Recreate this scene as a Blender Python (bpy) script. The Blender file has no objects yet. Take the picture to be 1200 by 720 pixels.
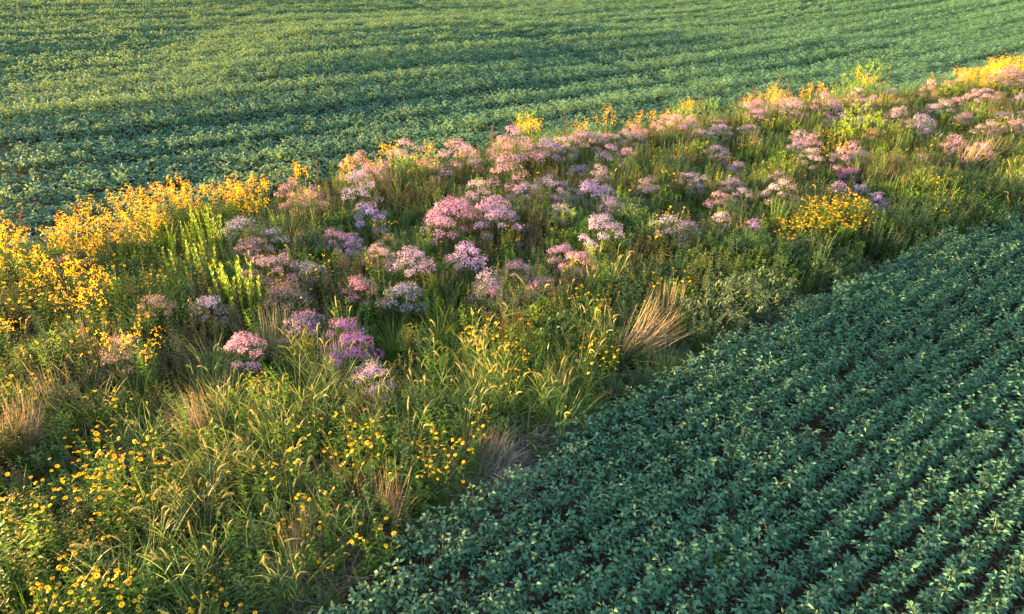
import bpy, math, random
import numpy as np
from mathutils import Vector, Matrix, Euler

C = bpy.context.scene.collection
scene = bpy.context.scene
R = math.radians
rng = random.Random(7)
nrg = np.random.default_rng(11)

# ------------------------------------------------------------------ camera, sky, sun, exposure
CAM_H, PITCH = 6.2, 27.98
FPX = 800.0
cam_data = bpy.data.cameras.new('camera')
cam_data.sensor_width = 36.0
cam_data.lens = 24.0
cam_data.clip_end = 5000.0
cam = bpy.data.objects.new('camera', cam_data)
C.objects.link(cam)
cam.location = (0, 0, CAM_H)
cam.rotation_euler = (R(90 - PITCH), 0, 0)
scene.camera = cam

SUN_ELEV = R(5.6)
SUN_AZ = R(-82.0)                       # compass style: 0 = +Y, -90 = -X (left of the view)
to_sun = Vector((math.sin(SUN_AZ) * math.cos(SUN_ELEV), math.cos(SUN_AZ) * math.cos(SUN_ELEV), math.sin(SUN_ELEV)))

world = bpy.data.worlds.new('World')
scene.world = world
world.use_nodes = True
wn = world.node_tree.nodes
wl = world.node_tree.links
bg = wn['Background']
sky = wn.new('ShaderNodeTexSky')
sky.sky_type = 'NISHITA'
sky.sun_disc = False
sky.sun_elevation = SUN_ELEV
sky.sun_rotation = SUN_AZ
sky.air_density = 1.0
sky.dust_density = 1.0
sky.ozone_density = 1.0
wl.new(sky.outputs[0], bg.inputs[0])
bg.inputs[1].default_value = 0.092

sun_data = bpy.data.lights.new('sun', 'SUN')
sun_data.energy = 5.0
sun_data.color = (1.0, 0.57, 0.22)
sun_data.angle = R(0.6)
sun = bpy.data.objects.new('sun', sun_data)
C.objects.link(sun)
sun.rotation_euler = to_sun.to_track_quat('Z', 'Y').to_euler()

scene.view_settings.view_transform = 'Standard'
scene.view_settings.look = 'None'
scene.view_settings.exposure = 3.6
scene.view_settings.gamma = 1.0

# ------------------------------------------------------------------ place geometry
DX, DY = math.sin(R(52.3)), math.cos(R(52.3))        # along the crop rows
NX, NY = -DY, DX                                     # across them, away from the camera
TH = R(PITCH)


def at(u, v, z=0.0):
    """point of the photograph (1200 x 720) carried to height z of the place"""
    x = (u - 600) / FPX
    d = (v - 360) / FPX
    t = (CAM_H - z) / (math.sin(TH) + d * math.cos(TH))
    return t * x, t * (math.cos(TH) - d * math.sin(TH))


def px(x, y, z):
    """where a point of the place falls in the photograph; arrays allowed"""
    dz = z - CAM_H
    depth = y * math.cos(TH) - dz * math.sin(TH)
    up = y * math.sin(TH) + dz * math.cos(TH)
    depth = np.maximum(depth, 0.05)
    return 600 + FPX * x / depth, 360 - FPX * up / depth, depth


def to_xy(s, c):
    return s * DX + c * NX, s * DY + c * NY


def to_sc(x, y):
    return x * DX + y * DY, x * NX + y * NY


NS = [-60, -5, 1.4, 2.5, 4.1, 6.0, 9.1, 11.7, 13.9, 16.8, 20.5, 30, 90]
NC = [4.5, 4.6, 4.86, 5.05, 5.2, 5.5, 5.65, 5.8, 5.75, 5.3, 4.85, 4.6, 4.4]
FS = [-60, 0, 3, 6, 10, 14.5, 17, 19, 23.5, 31, 34, 43, 60, 90]
FC = [16.6, 16.8, 17.4, 17.6, 17.3, 17.6, 17.0, 16.2, 15.9, 15.5, 13.6, 13.2, 12.6, 12]


def near_edge(s): return np.interp(s, NS, NC)
def far_edge(s): return np.interp(s, FS, FC)


def tz(x, y):
    """height of the ground"""
    s, c = to_sc(x, y)
    f = np.clip((c - far_edge(s)) / 10.0, 0, 1)
    g = np.clip((near_edge(s) - c) / 3.0, 0, 1)
    q = np.maximum(c - far_edge(s), 0)
    run = np.interp(s, [-20, 6, 20, 36, 55, 90], [12, 12, 30, 30, 5, 5])
    far = (0.048 * np.minimum(q, run) - 0.010 * np.clip(q - run, 0, 13) + 0.045 * np.clip(q - run - 13, 0, 45) * np.interp(s, [30, 60], [1, .2])
           - 0.024 * np.clip(s + 2, 0, 42) + 0.030 * np.clip(s - 40, 0, 60)
           + 0.04 * np.sin(0.26 * x - 0.09 * y + 0.4) + 0.03 * np.sin(0.9 * c + 0.05 * s + 0.6))
    near = 0.03 * np.sin(0.9 * x + 0.4 * y) - 0.32
    strip = 0.05 * np.sin(0.8 * x + 1.3 * y) + 0.05 * np.sin(1.7 * x - 0.6 * y)
    m = np.clip(1 - f - g, 0, 1)
    lim = 1.0 / (1.0 + (np.hypot(x, y) / 220.0) ** 4)
    return (far * f + near * g + strip * m) * lim


def snoise(a, b, seed):
    """smooth value noise on arrays, 0..1"""
    r = np.random.default_rng(seed).random((64, 64))
    a = np.asarray(a, float); b = np.asarray(b, float)
    ia = np.floor(a).astype(int); ib = np.floor(b).astype(int)
    fa = a - ia; fb = b - ib
    fa = fa * fa * (3 - 2 * fa); fb = fb * fb * (3 - 2 * fb)
    g = lambda i, j: r[i % 64, j % 64]
    return (g(ia, ib) * (1 - fa) + g(ia + 1, ib) * fa) * (1 - fb) + (g(ia, ib + 1) * (1 - fa) + g(ia + 1, ib + 1) * fa) * fb


# ------------------------------------------------------------------ materials
def new_mat(name):
    m = bpy.data.materials.new(name)
    m.use_nodes = True
    nt = m.node_tree
    nt.nodes.clear()
    return m, nt, nt.nodes, nt.links


def plant_mat(name, dark, light, trans=0.35, rough=0.5, spec=0.35, tint=(1.25, 1.15, 0.6), obj_color=False, island=1.0):
    """thin foliage or petals: each leaf and each plant differs a little, and light passes through"""
    m, nt, n, l = new_mat(name)
    out = n.new('ShaderNodeOutputMaterial')
    geo = n.new('ShaderNodeNewGeometry')
    oi = n.new('ShaderNodeObjectInfo')
    add = n.new('ShaderNodeMath'); add.operation = 'MULTIPLY_ADD'
    l.new(geo.outputs['Random Per Island'], add.inputs[0]); add.inputs[1].default_value = 0.6 * island
    mul = n.new('ShaderNodeMath'); mul.operation = 'MULTIPLY'
    l.new(oi.outputs['Random'], mul.inputs[0]); mul.inputs[1].default_value = 0.4 if island else 1.0
    l.new(mul.outputs[0], add.inputs[2])
    mix = n.new('ShaderNodeMixRGB')
    l.new(add.outputs[0], mix.inputs[0])
    mix.inputs[1].default_value = (*dark, 1); mix.inputs[2].default_value = (*light, 1)
    col = mix.outputs[0]
    if obj_color:
        mm = n.new('ShaderNodeMixRGB'); mm.blend_type = 'MULTIPLY'; mm.inputs[0].default_value = 1
        l.new(col, mm.inputs[1]); l.new(oi.outputs['Color'], mm.inputs[2])
        col = mm.outputs[0]
    p = n.new('ShaderNodeBsdfPrincipled')
    l.new(col, p.inputs['Base Color'])
    p.inputs['Roughness'].default_value = rough
    p.inputs['Specular IOR Level'].default_value = spec
    t = n.new('ShaderNodeBsdfTranslucent')
    tm = n.new('ShaderNodeMixRGB'); tm.blend_type = 'MULTIPLY'; tm.inputs[0].default_value = 1
    l.new(col, tm.inputs[1]); tm.inputs[2].default_value = (*tint, 1)
    l.new(tm.outputs[0], t.inputs[0])
    ms = n.new('ShaderNodeMixShader'); ms.inputs[0].default_value = trans
    l.new(p.outputs[0], ms.inputs[1]); l.new(t.outputs[0], ms.inputs[2])
    l.new(ms.outputs[0], out.inputs[0])
    return m


M = {}
M['soy'] = plant_mat('soybean_leaf', (0.050, 0.152, 0.102), (0.092, 0.238, 0.158), 0.36, 0.6, 0.35, (2.7, 1.4, 0.4))
M['soystem'] = plant_mat('soybean_stem', (0.03, 0.07, 0.025), (0.06, 0.11, 0.04), 0.1)
M['green'] = plant_mat('prairie_leaf', (0.042, 0.105, 0.013), (0.145, 0.245, 0.026), 0.38, 0.5, 0.35)
M['green2'] = plant_mat('bright_leaf', (0.095, 0.20, 0.02), (0.21, 0.34, 0.04), 0.45)
M['dkgreen'] = plant_mat('dull_leaf', (0.030, 0.068, 0.020), (0.080, 0.140, 0.040), 0.33)
M['olive'] = plant_mat('olive_leaf', (0.075, 0.090, 0.014), (0.20, 0.21, 0.035), 0.4)
M['russet'] = plant_mat('russet_leaf', (0.11, 0.065, 0.028), (0.28, 0.18, 0.08), 0.35)
M['lime'] = plant_mat('lime_leaf', (0.11, 0.22, 0.016), (0.27, 0.39, 0.035), 0.45)
M['grey'] = plant_mat('grey_green_leaf', (0.060, 0.095, 0.050), (0.12, 0.17, 0.08), 0.35)
M['grass'] = plant_mat('grass_blade', (0.045, 0.11, 0.012), (0.14, 0.22, 0.030), 0.42)
M['fox'] = plant_mat('foxtail_blade', (0.11, 0.19, 0.045), (0.25, 0.34, 0.11), 0.42)
M['foxhead'] = plant_mat('foxtail_bristle', (0.17, 0.19, 0.07), (0.48, 0.43, 0.17), 0.5, 0.7, 0.2, (1.2, 1.1, 0.7))
M['straw'] = plant_mat('dry_straw', (0.22, 0.165, 0.10), (0.50, 0.40, 0.25), 0.3, 0.7, 0.2, (1.1, 1.0, 0.8))
M['dead'] = plant_mat('dead_stem', (0.10, 0.085, 0.075), (0.30, 0.26, 0.23), 0.05, 0.8, 0.2)
M['gold'] = plant_mat('golden_floret', (0.42, 0.26, 0.008), (0.82, 0.52, 0.012), 0.42, 0.6, 0.2, (1.15, 1.0, 0.6))
M['petal'] = plant_mat('yellow_petal', (0.70, 0.42, 0.006), (0.85, 0.60, 0.014), 0.38, 0.55, 0.25, (1.1, 1.0, 0.6), True)
M['eye'] = plant_mat('flower_eye', (0.10, 0.045, 0.010), (0.26, 0.12, 0.012), 0.0, 0.8, 0.1)
M['lilac'] = plant_mat('aster_petal', (0.62, 0.62, 0.62), (1.0, 1.0, 1.0), 0.38, 0.6, 0.2, (1.1, 0.95, 0.95), True)
M['asterleaf'] = plant_mat('aster_leaf', (0.042, 0.080, 0.026), (0.11, 0.165, 0.055), 0.33)
M['rust'] = plant_mat('rusty_seed', (0.12, 0.055, 0.04), (0.26, 0.13, 0.09), 0.2, 0.8, 0.1)
M['fluff'] = plant_mat('pale_fluff', (0.40, 0.35, 0.28), (0.62, 0.55, 0.45), 0.45, 0.8, 0.1)


def soil_mat():
    m, nt, n, l = new_mat('soil')
    out = n.new('ShaderNodeOutputMaterial')
    p = n.new('ShaderNodeBsdfPrincipled')
    g = n.new('ShaderNodeNewGeometry')
    a = n.new('ShaderNodeTexNoise'); a.inputs['Scale'].default_value = 3.0; a.inputs['Detail'].default_value = 8
    b = n.new('ShaderNodeTexNoise'); b.inputs['Scale'].default_value = 30.0; b.inputs['Detail'].default_value = 6
    l.new(g.outputs['Position'], a.inputs['Vector']); l.new(g.outputs['Position'], b.inputs['Vector'])
    r = n.new('ShaderNodeValToRGB')
    r.color_ramp.elements[0].position = 0.35; r.color_ramp.elements[0].color = (0.022, 0.016, 0.012, 1)
    r.color_ramp.elements[1].position = 0.68; r.color_ramp.elements[1].color = (0.070, 0.048, 0.034, 1)
    l.new(a.outputs[0], r.inputs[0]); l.new(r.outputs[0], p.inputs['Base Color'])
    bp = n.new('ShaderNodeBump'); bp.inputs['Strength'].default_value = 0.8; bp.inputs['Distance'].default_value = 0.03
    l.new(b.outputs[0], bp.inputs['Height']); l.new(bp.outputs[0], p.inputs['Normal'])
    p.inputs['Roughness'].default_value = 0.95; p.inputs['Specular IOR Level'].default_value = 0.1
    l.new(p.outputs[0], out.inputs[0])
    return m


M['soil'] = soil_mat()


# ------------------------------------------------------------------ mesh builder
class MB:
    def __init__(self):
        self.v, self.f, self.k, self.mats = [], [], [], []

    def mi(self, mat):
        if mat not in self.mats: self.mats.append(mat)
        return self.mats.index(mat)

    def face(self, pts, mat, quads=None):
        b = len(self.v); k = self.mi(mat)
        self.v.extend(tuple(p) for p in pts)
        if quads is None: quads = [tuple(range(len(pts)))]
        for q in quads:
            self.f.append(tuple(b + i for i in q)); self.k.append(k)

    def leaf(self, b, d, up, L, W, mat, fold=0.15, droop=0.2):
        """folded pointed leaf: four triangles"""
        b = Vector(b); d = Vector(d).normalized(); up = Vector(up)
        s = d.cross(up)
        if s.length < 1e-4: s = d.cross(Vector((1, 0.3, 0)))
        s.normalize(); n = s.cross(d).normalized()
        m = b + d * L * 0.42
        t = b + d * L - n * L * droop
        w = W * 0.5
        self.face([b, m + s * w + n * w * fold * 2, m - n * w * fold, m - s * w + n * w * fold * 2, t], mat,
                  [(0, 1, 2), (0, 2, 3), (1, 4, 2), (2, 4, 3)])

    def leaf2(self, b, d, up, L, W, mat, droop=0.15):
        b = Vector(b); d = Vector(d).normalized(); up = Vector(up)
        s = d.cross(up)
        if s.length < 1e-4: s = d.cross(Vector((1, 0.3, 0)))
        s.normalize(); n = s.cross(d).normalized()
        m = b + d * L * 0.45
        self.face([b, m + s * W * 0.5, b + d * L - n * L * droop, m - s * W * 0.5], mat)

    def tube(self, pts, r0, r1, mat, sides=3):
        pts = [Vector(p) for p in pts]; b = len(self.v); k = self.mi(mat); n = len(pts)
        for i, p in enumerate(pts):
            d = (pts[min(i + 1, n - 1)] - pts[max(i - 1, 0)]).normalized()
            a = d.cross(Vector((0.31, 0.95, 0.07))).normalized(); c = d.cross(a)
            r = r0 + (r1 - r0) * i / (n - 1)
            for j in range(sides):
                g = 2 * math.pi * j / sides
                self.v.append(tuple(p + a * math.cos(g) * r + c * math.sin(g) * r))
        for i in range(n - 1):
            for j in range(sides):
                j2 = (j + 1) % sides
                self.f.append((b + i * sides + j, b + i * sides + j2, b + (i + 1) * sides + j2, b + (i + 1) * sides + j)); self.k.append(k)

    def blade(self, b, az, lean, L, W, bend, mat, segs=4, twist=0.0):
        """grass blade: starts near upright, bows over"""
        b = Vector(b); p = b.copy(); k = self.mi(mat); v0 = len(self.v)
        h = Vector((math.cos(az), math.sin(az), 0)); s = Vector((-math.sin(az + twist), math.cos(az + twist), 0))
        for i in range(segs + 1):
            t = i / segs
            w = W * 0.5 * (1 - t ** 1.6) * (0.6 + 0.8 * min(1, 3 * t))
            if i == segs:
                self.v.append(tuple(p))
            else:
                self.v.append(tuple(p + s * w)); self.v.append(tuple(p - s * w))
            a = lean + bend * (t + 0.5 / segs) ** 1.3
            p = p + (h * math.sin(a) + Vector((0, 0, 1)) * math.cos(a)) * (L / segs)
        for i in range(segs - 1):
            q = v0 + 2 * i
            self.f.append((q, q + 1, q + 3, q + 2)); self.k.append(k)
        q = v0 + 2 * (segs - 1)
        self.f.append((q, q + 1, q + 2)); self.k.append(k)
        return p

    def floret(self, p, n, r, mat, sides=6, cup=0.25, eye=None):
        p = Vector(p); n = Vector(n).normalized()
        a = n.cross(Vector((0.2, 0.4, 0.87)))
        if a.length < 1e-3: a = n.cross(Vector((1, 0, 0)))
        a.normalize(); c = n.cross(a); g0 = rng.random() * 6.28
        ring = []
        for j in range(sides):
            rr = r * (1.0 if j % 2 == 0 else 0.8)
            g = g0 + 6.283 * j / sides
            ring.append(p + a * math.cos(g) * rr + c * math.sin(g) * rr + n * cup * r * (1 if j % 2 == 0 else 0.5))
        self.face(ring, mat)
        if eye:
            e = [p + n * (cup * r * 0.9) + (a * math.cos(g) + c * math.sin(g)) * r * 0.3 for g in (0, 2.1, 4.2)]
            self.face(e, eye)

    def daisy(self, p, n, r, petal, eye, petals=9):
        p = Vector(p); n = Vector(n).normalized()
        a = n.cross(Vector((0.2, 0.4, 0.87))).normalized(); c = n.cross(a); g0 = rng.random() * 6.28
        for j in range(petals):
            g = g0 + 6.283 * (j + rng.uniform(-0.15, 0.15)) / petals
            d = a * math.cos(g) + c * math.sin(g); s = -a * math.sin(g) + c * math.cos(g)
            w = r * 0.30; dr = rng.uniform(-0.05, 0.4)
            self.face([p + d * r * 0.22 + s * w * 0.4, p + d * r * 0.65 + s * w - n * r * dr * 0.35, p + d * r * rng.uniform(.9, 1.05) - n * r * dr * 0.8,
                       p + d * r * 0.65 - s * w - n * r * dr * 0.35, p + d * r * 0.22 - s * w * 0.4], petal)
        k = 6; rr = r * 0.30; hh = r * 0.34
        ring = [p + (a * math.cos(6.283 * j / k) + c * math.sin(6.283 * j / k)) * rr for j in range(k)]
        r2 = [p + n * hh * 0.7 + (a * math.cos(6.283 * j / k) + c * math.sin(6.283 * j / k)) * rr * 0.75 for j in range(k)]
        self.face(ring + r2 + [p + n * hh], eye,
                  [(j, (j + 1) % k, k + (j + 1) % k, k + j) for j in range(k)] + [(k + j, k + (j + 1) % k, 2 * k) for j in range(k)])

    def mesh(self, name):
        me = bpy.data.meshes.new(name)
        me.from_pydata([tuple(v) for v in self.v], [], self.f)
        for mt in self.mats: me.materials.append(M[mt])
        me.polygons.foreach_set('material_index', self.k)
        me.update()
        return me


def U(a, b): return rng.uniform(a, b)


def rdir(zmin=-1.0, zmax=1.0):
    z = U(zmin, zmax); a = U(0, 6.283); r = math.sqrt(max(0, 1 - z * z))
    return Vector((r * math.cos(a), r * math.sin(a), z))


# ------------------------------------------------------------------ linking things and parts
PENDING = []        # things waiting for their label


def thing(kind, xyz, rz=0.0, scale=1.0, lean=(0, 0)):
    o = bpy.data.objects.new(kind, None)
    o.empty_display_size = 0.1
    C.objects.link(o)
    o.location = xyz
    o.rotation_euler = (lean[0], lean[1], rz)
    o.scale = (scale, scale, scale)
    return o


def link_part(name, mesh, parent, loc=None, rot=None, color=None, kind=None):
    o = bpy.data.objects.new(name, mesh)
    C.objects.link(o)
    o.parent = parent
    if loc is not None: o.location = loc
    if rot is not None: o.rotation_euler = rot
    if color is not None: o.color = (*color, 1)
    if kind: o['kind'] = kind
    return o


def place(proto, kind, x, y, scale=1.0, rz=None, lean=(0, 0), color=None):
    """one plant: its own object (an Empty with part objects, or one mesh), sharing mesh data with its like"""
    z = float(tz(x, y)) - 0.01
    rz = U(0, 6.283) if rz is None else rz
    if isinstance(proto, list):
        o = thing(kind, (x, y, z), rz, scale, lean)
        for (pn, me, loc, rot, kd) in proto:
            link_part(pn, me, o, loc, rot, color, kd)
    else:
        o = bpy.data.objects.new(kind, proto)
        C.objects.link(o)
        o.location = (x, y, z); o.rotation_euler = (lean[0], lean[1], rz); o.scale = (scale,) * 3
        if color is not None: o.color = (*color, 1)
    return o


def scatter(name, pts, rots, scl, idx, protos, label, cat):
    """ground cover nobody could count: one object, instanced by geometry nodes"""
    me = bpy.data.meshes.new(name)
    n = len(pts)
    me.vertices.add(n)
    me.vertices.foreach_set('co', np.asarray(pts, np.float32).ravel())
    a = me.attributes.new('rot', 'FLOAT_VECTOR', 'POINT'); a.data.foreach_set('vector', np.asarray(rots, np.float32).ravel())
    a = me.attributes.new('scl', 'FLOAT_VECTOR', 'POINT'); a.data.foreach_set('vector', np.asarray(scl, np.float32).ravel())
    a = me.attributes.new('pick', 'INT', 'POINT'); a.data.foreach_set('value', np.asarray(idx, np.int32))
    o = bpy.data.objects.new(name, me)
    C.objects.link(o)
    src = bpy.data.collections.new(name + '_source')
    for i, p in enumerate(protos):
        q = bpy.data.objects.new('%s_piece_%02d' % (name, i), p)
        src.objects.link(q)
    nt = bpy.data.node_groups.new(name, 'GeometryNodeTree')
    nt.interface.new_socket('Geometry', in_out='INPUT', socket_type='NodeSocketGeometry')
    nt.interface.new_socket('Geometry', in_out='OUTPUT', socket_type='NodeSocketGeometry')
    N = nt.nodes; L = nt.links
    gi = N.new('NodeGroupInput'); go = N.new('NodeGroupOutput')
    ip = N.new('GeometryNodeInstanceOnPoints')
    ci = N.new('GeometryNodeCollectionInfo')
    ci.inputs['Collection'].default_value = src
    ci.inputs['Separate Children'].default_value = True
    ci.inputs['Reset Children'].default_value = True

    def attr(nm, tp):
        q = N.new('GeometryNodeInputNamedAttribute'); q.data_type = tp; q.inputs['Name'].default_value = nm
        return next(s for s in q.outputs if s.enabled and s.name == 'Attribute')
    e2r = N.new('FunctionNodeEulerToRotation')
    L.new(attr('rot', 'FLOAT_VECTOR'), e2r.inputs[0])
    L.new(gi.outputs[0], ip.inputs['Points'])
    L.new(ci.outputs[0], ip.inputs['Instance'])
    ip.inputs['Pick Instance'].default_value = True
    L.new(attr('pick', 'INT'), ip.inputs['Instance Index'])
    L.new(e2r.outputs[0], ip.inputs['Rotation'])
    L.new(attr('scl', 'FLOAT_VECTOR'), ip.inputs['Scale'])
    L.new(ip.outputs[0], go.inputs[0])
    md = o.modifiers.new('scatter', 'NODES'); md.node_group = nt
    o['kind'] = 'stuff'; o['label'] = label; o['category'] = cat
    return o


# ------------------------------------------------------------------ the ground
def build_ground():
    def axis(lo, hi):
        a = [0.0]; st = 0.8
        while a[-1] < hi: a.append(a[-1] + st); st = min(st * (1.0 if a[-1] < 60 else 1.25), 400)
        b = [0.0]; st = 0.8
        while b[-1] > lo: b.append(b[-1] - st); st = min(st * (1.0 if b[-1] > -45 else 1.25), 400)
        return np.array(sorted(set(b[1:] + a)))
    xs = axis(-2500, 2500); ys = axis(-2500, 2500)
    X, Y = np.meshgrid(xs, ys)
    Z = tz(X, Y)
    v = np.stack([X, Y, Z], -1).reshape(-1, 3)
    nx, ny = len(xs), len(ys)
    i = np.arange(ny - 1)[:, None] * nx + np.arange(nx - 1)[None, :]
    f = np.stack([i, i + 1, i + nx + 1, i + nx], -1).reshape(-1, 4)
    me = bpy.data.meshes.new('ground')
    me.from_pydata(v.tolist(), [], f.tolist())
    me.materials.append(M['soil'])
    me.polygons.foreach_set('use_smooth', [True] * len(me.polygons))
    o = bpy.data.objects.new('ground', me)
    C.objects.link(o)
    o['kind'] = 'structure'
    o['label'] = 'dark bare soil under the crop rows and the flower strip'


build_ground()


# ------------------------------------------------------------------ soybeans
def trifoliate_mesh(simple=False, size=1.0):
    """one leaf of three leaflets on its stalk, stalk base at the origin, reaching along +X"""
    b = MB()
    st = U(0.045, 0.125); rise = U(0.04, 0.11)
    tip = Vector((st, 0, rise))
    if not simple: b.tube([(0, 0, 0), (st * 0.55, 0, rise * 0.75), tip], 0.003, 0.002, 'soystem', 3)
    for a, L in ((0, 1.05), (1.25, 0.95), (-1.25, 0.95)):
        a += U(-0.25, 0.25); L *= size * U(0.060, 0.090)
        d = Vector((math.cos(a), math.sin(a), U(-0.75, 0.55)))
        base = tip + d * 0.012
        up = Vector((U(-.7, .7), U(-.7, .7), 1))
        if simple: b.leaf2(base, d, up, L, L * 0.62, 'soy')
        else: b.leaf(base, d, up, L, L * 0.56, 'soy', U(0.0, 0.35), U(0.05, 0.3))
    return b


TRI = [trifoliate_mesh().mesh('leaf') for _ in range(8)]


def soy_parts():
    """a soybean plant as parts: stem and trifoliate leaves"""
    h = U(0.42, 0.56)
    b = MB(); b.tube([(0, 0, -0.02), (U(-.02, .02), U(-.02, .02), h * 0.5), (U(-.04, .04), U(-.04, .04), h)], 0.006, 0.003, 'soystem', 3)
    parts = [('stem', b.mesh('stem'), None, None, None)]
    a = U(0, 6.28)
    for i in range(15):
        t = 0.26 + 0.74 * i / 14
        a += 2.4 + U(-.4, .4)
        parts.append(('leaf', TRI[rng.randrange(8)], (0, 0, h * t), (U(-.25, .25), U(-.1, .35) * (1.1 - t) - 0.25 * (t > 0.9), a), None))
    return parts


SOY = [soy_parts() for _ in range(6)]


def joined(parts):
    b = MB()
    for (nm, me, loc, rot, kd) in parts:
        m = Matrix.Translation(loc or (0, 0, 0)) @ Euler(rot or (0, 0, 0)).to_matrix().to_4x4()
        mats = [x.name for x in me.materials]
        keys = {v.name: k for k, v in M.items()}
        base = len(b.v)
        b.v.extend(tuple(m @ v.co) for v in me.vertices)
        for p in me.polygons:
            b.f.append(tuple(base + i for i in p.vertices)); b.k.append(b.mi(keys[mats[p.material_index]]))
    return b


SOYJ = [joined(p).mesh('soybean') for p in SOY]


def row_segment(length, n, h0, h1, size):
    b = MB()
    for i in range(n):
        x = U(-length / 2, length / 2); y = U(-.125, .125)
        h = U(h0, h1) * (1 - 1.6 * abs(y))
        a = U(0, 6.283)
        for q in range(3):
            g = a + (-1.25, 0, 1.25)[q] + U(-.2, .2)
            d = Vector((math.cos(g), math.sin(g), U(-0.6, 0.8)))
            L = size * U(0.08, 0.115)
            b.leaf2(Vector((x, y, h)) + d * 0.015, d, (U(-.5, .5), U(-.5, .5), 1), L, L * 0.72, 'soy', U(0, .25))
    return b


SEG_MID = [row_segment(0.34, 22, 0.14, 0.60, .88).mesh('soybean_row') for _ in range(6)]
SEG_FAR = [row_segment(0.80, 34, 0.24, 0.60, 1.12).mesh('soybean_row') for _ in range(6)]
ROW = 0.38
ROW_ANG = math.atan2(DY, DX)


def field_height(s, c):
    """canopy height factor: passes of the planter, long weak and strong stretches along the rows"""
    ph = ((c - 23.0) / 3.04) % 1.0
    d = np.minimum(ph, 1 - ph) * 3.04
    track = 1 - 0.62 * np.exp(-(d / 0.22) ** 2) * (0.45 + 0.55 * snoise(s * 0.05, c * 0.33, 3))
    crown = 0.36 * np.exp(-((ph * 3.04 - 0.75) / 0.42) ** 2) * snoise(s * 0.06 + 3, np.floor((c - 23.0) / 3.04) + .5, 13)
    long_n = 0.5 * snoise(s * 0.05 + 5, c * 0.95, 8) + 0.5 * snoise(s * 0.10 + 9, c * 2.6, 18) - 0.5
    fine = snoise(s * 0.5, c * 0.9, 9) - 0.5
    ridge = 0.36 * np.exp(-((c - 30.2) / 0.5) ** 2) * np.clip((26 - s) / 10, 0, 1) + 0.26 * np.exp(-((c - 24.6) / 0.4) ** 2) * np.clip((12 - s) / 6, 0, 1)
    return np.maximum(track * (1 + 0.6 * long_n + 0.15 * fine) + ridge + crown, 0.62)


def in_view(x, y, z, mx, top):
    u, v, d = px(x, y, z)
    return (u > -mx) & (u < 1200 + mx) & (v > -top) & (v < 720 + mx)


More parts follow.
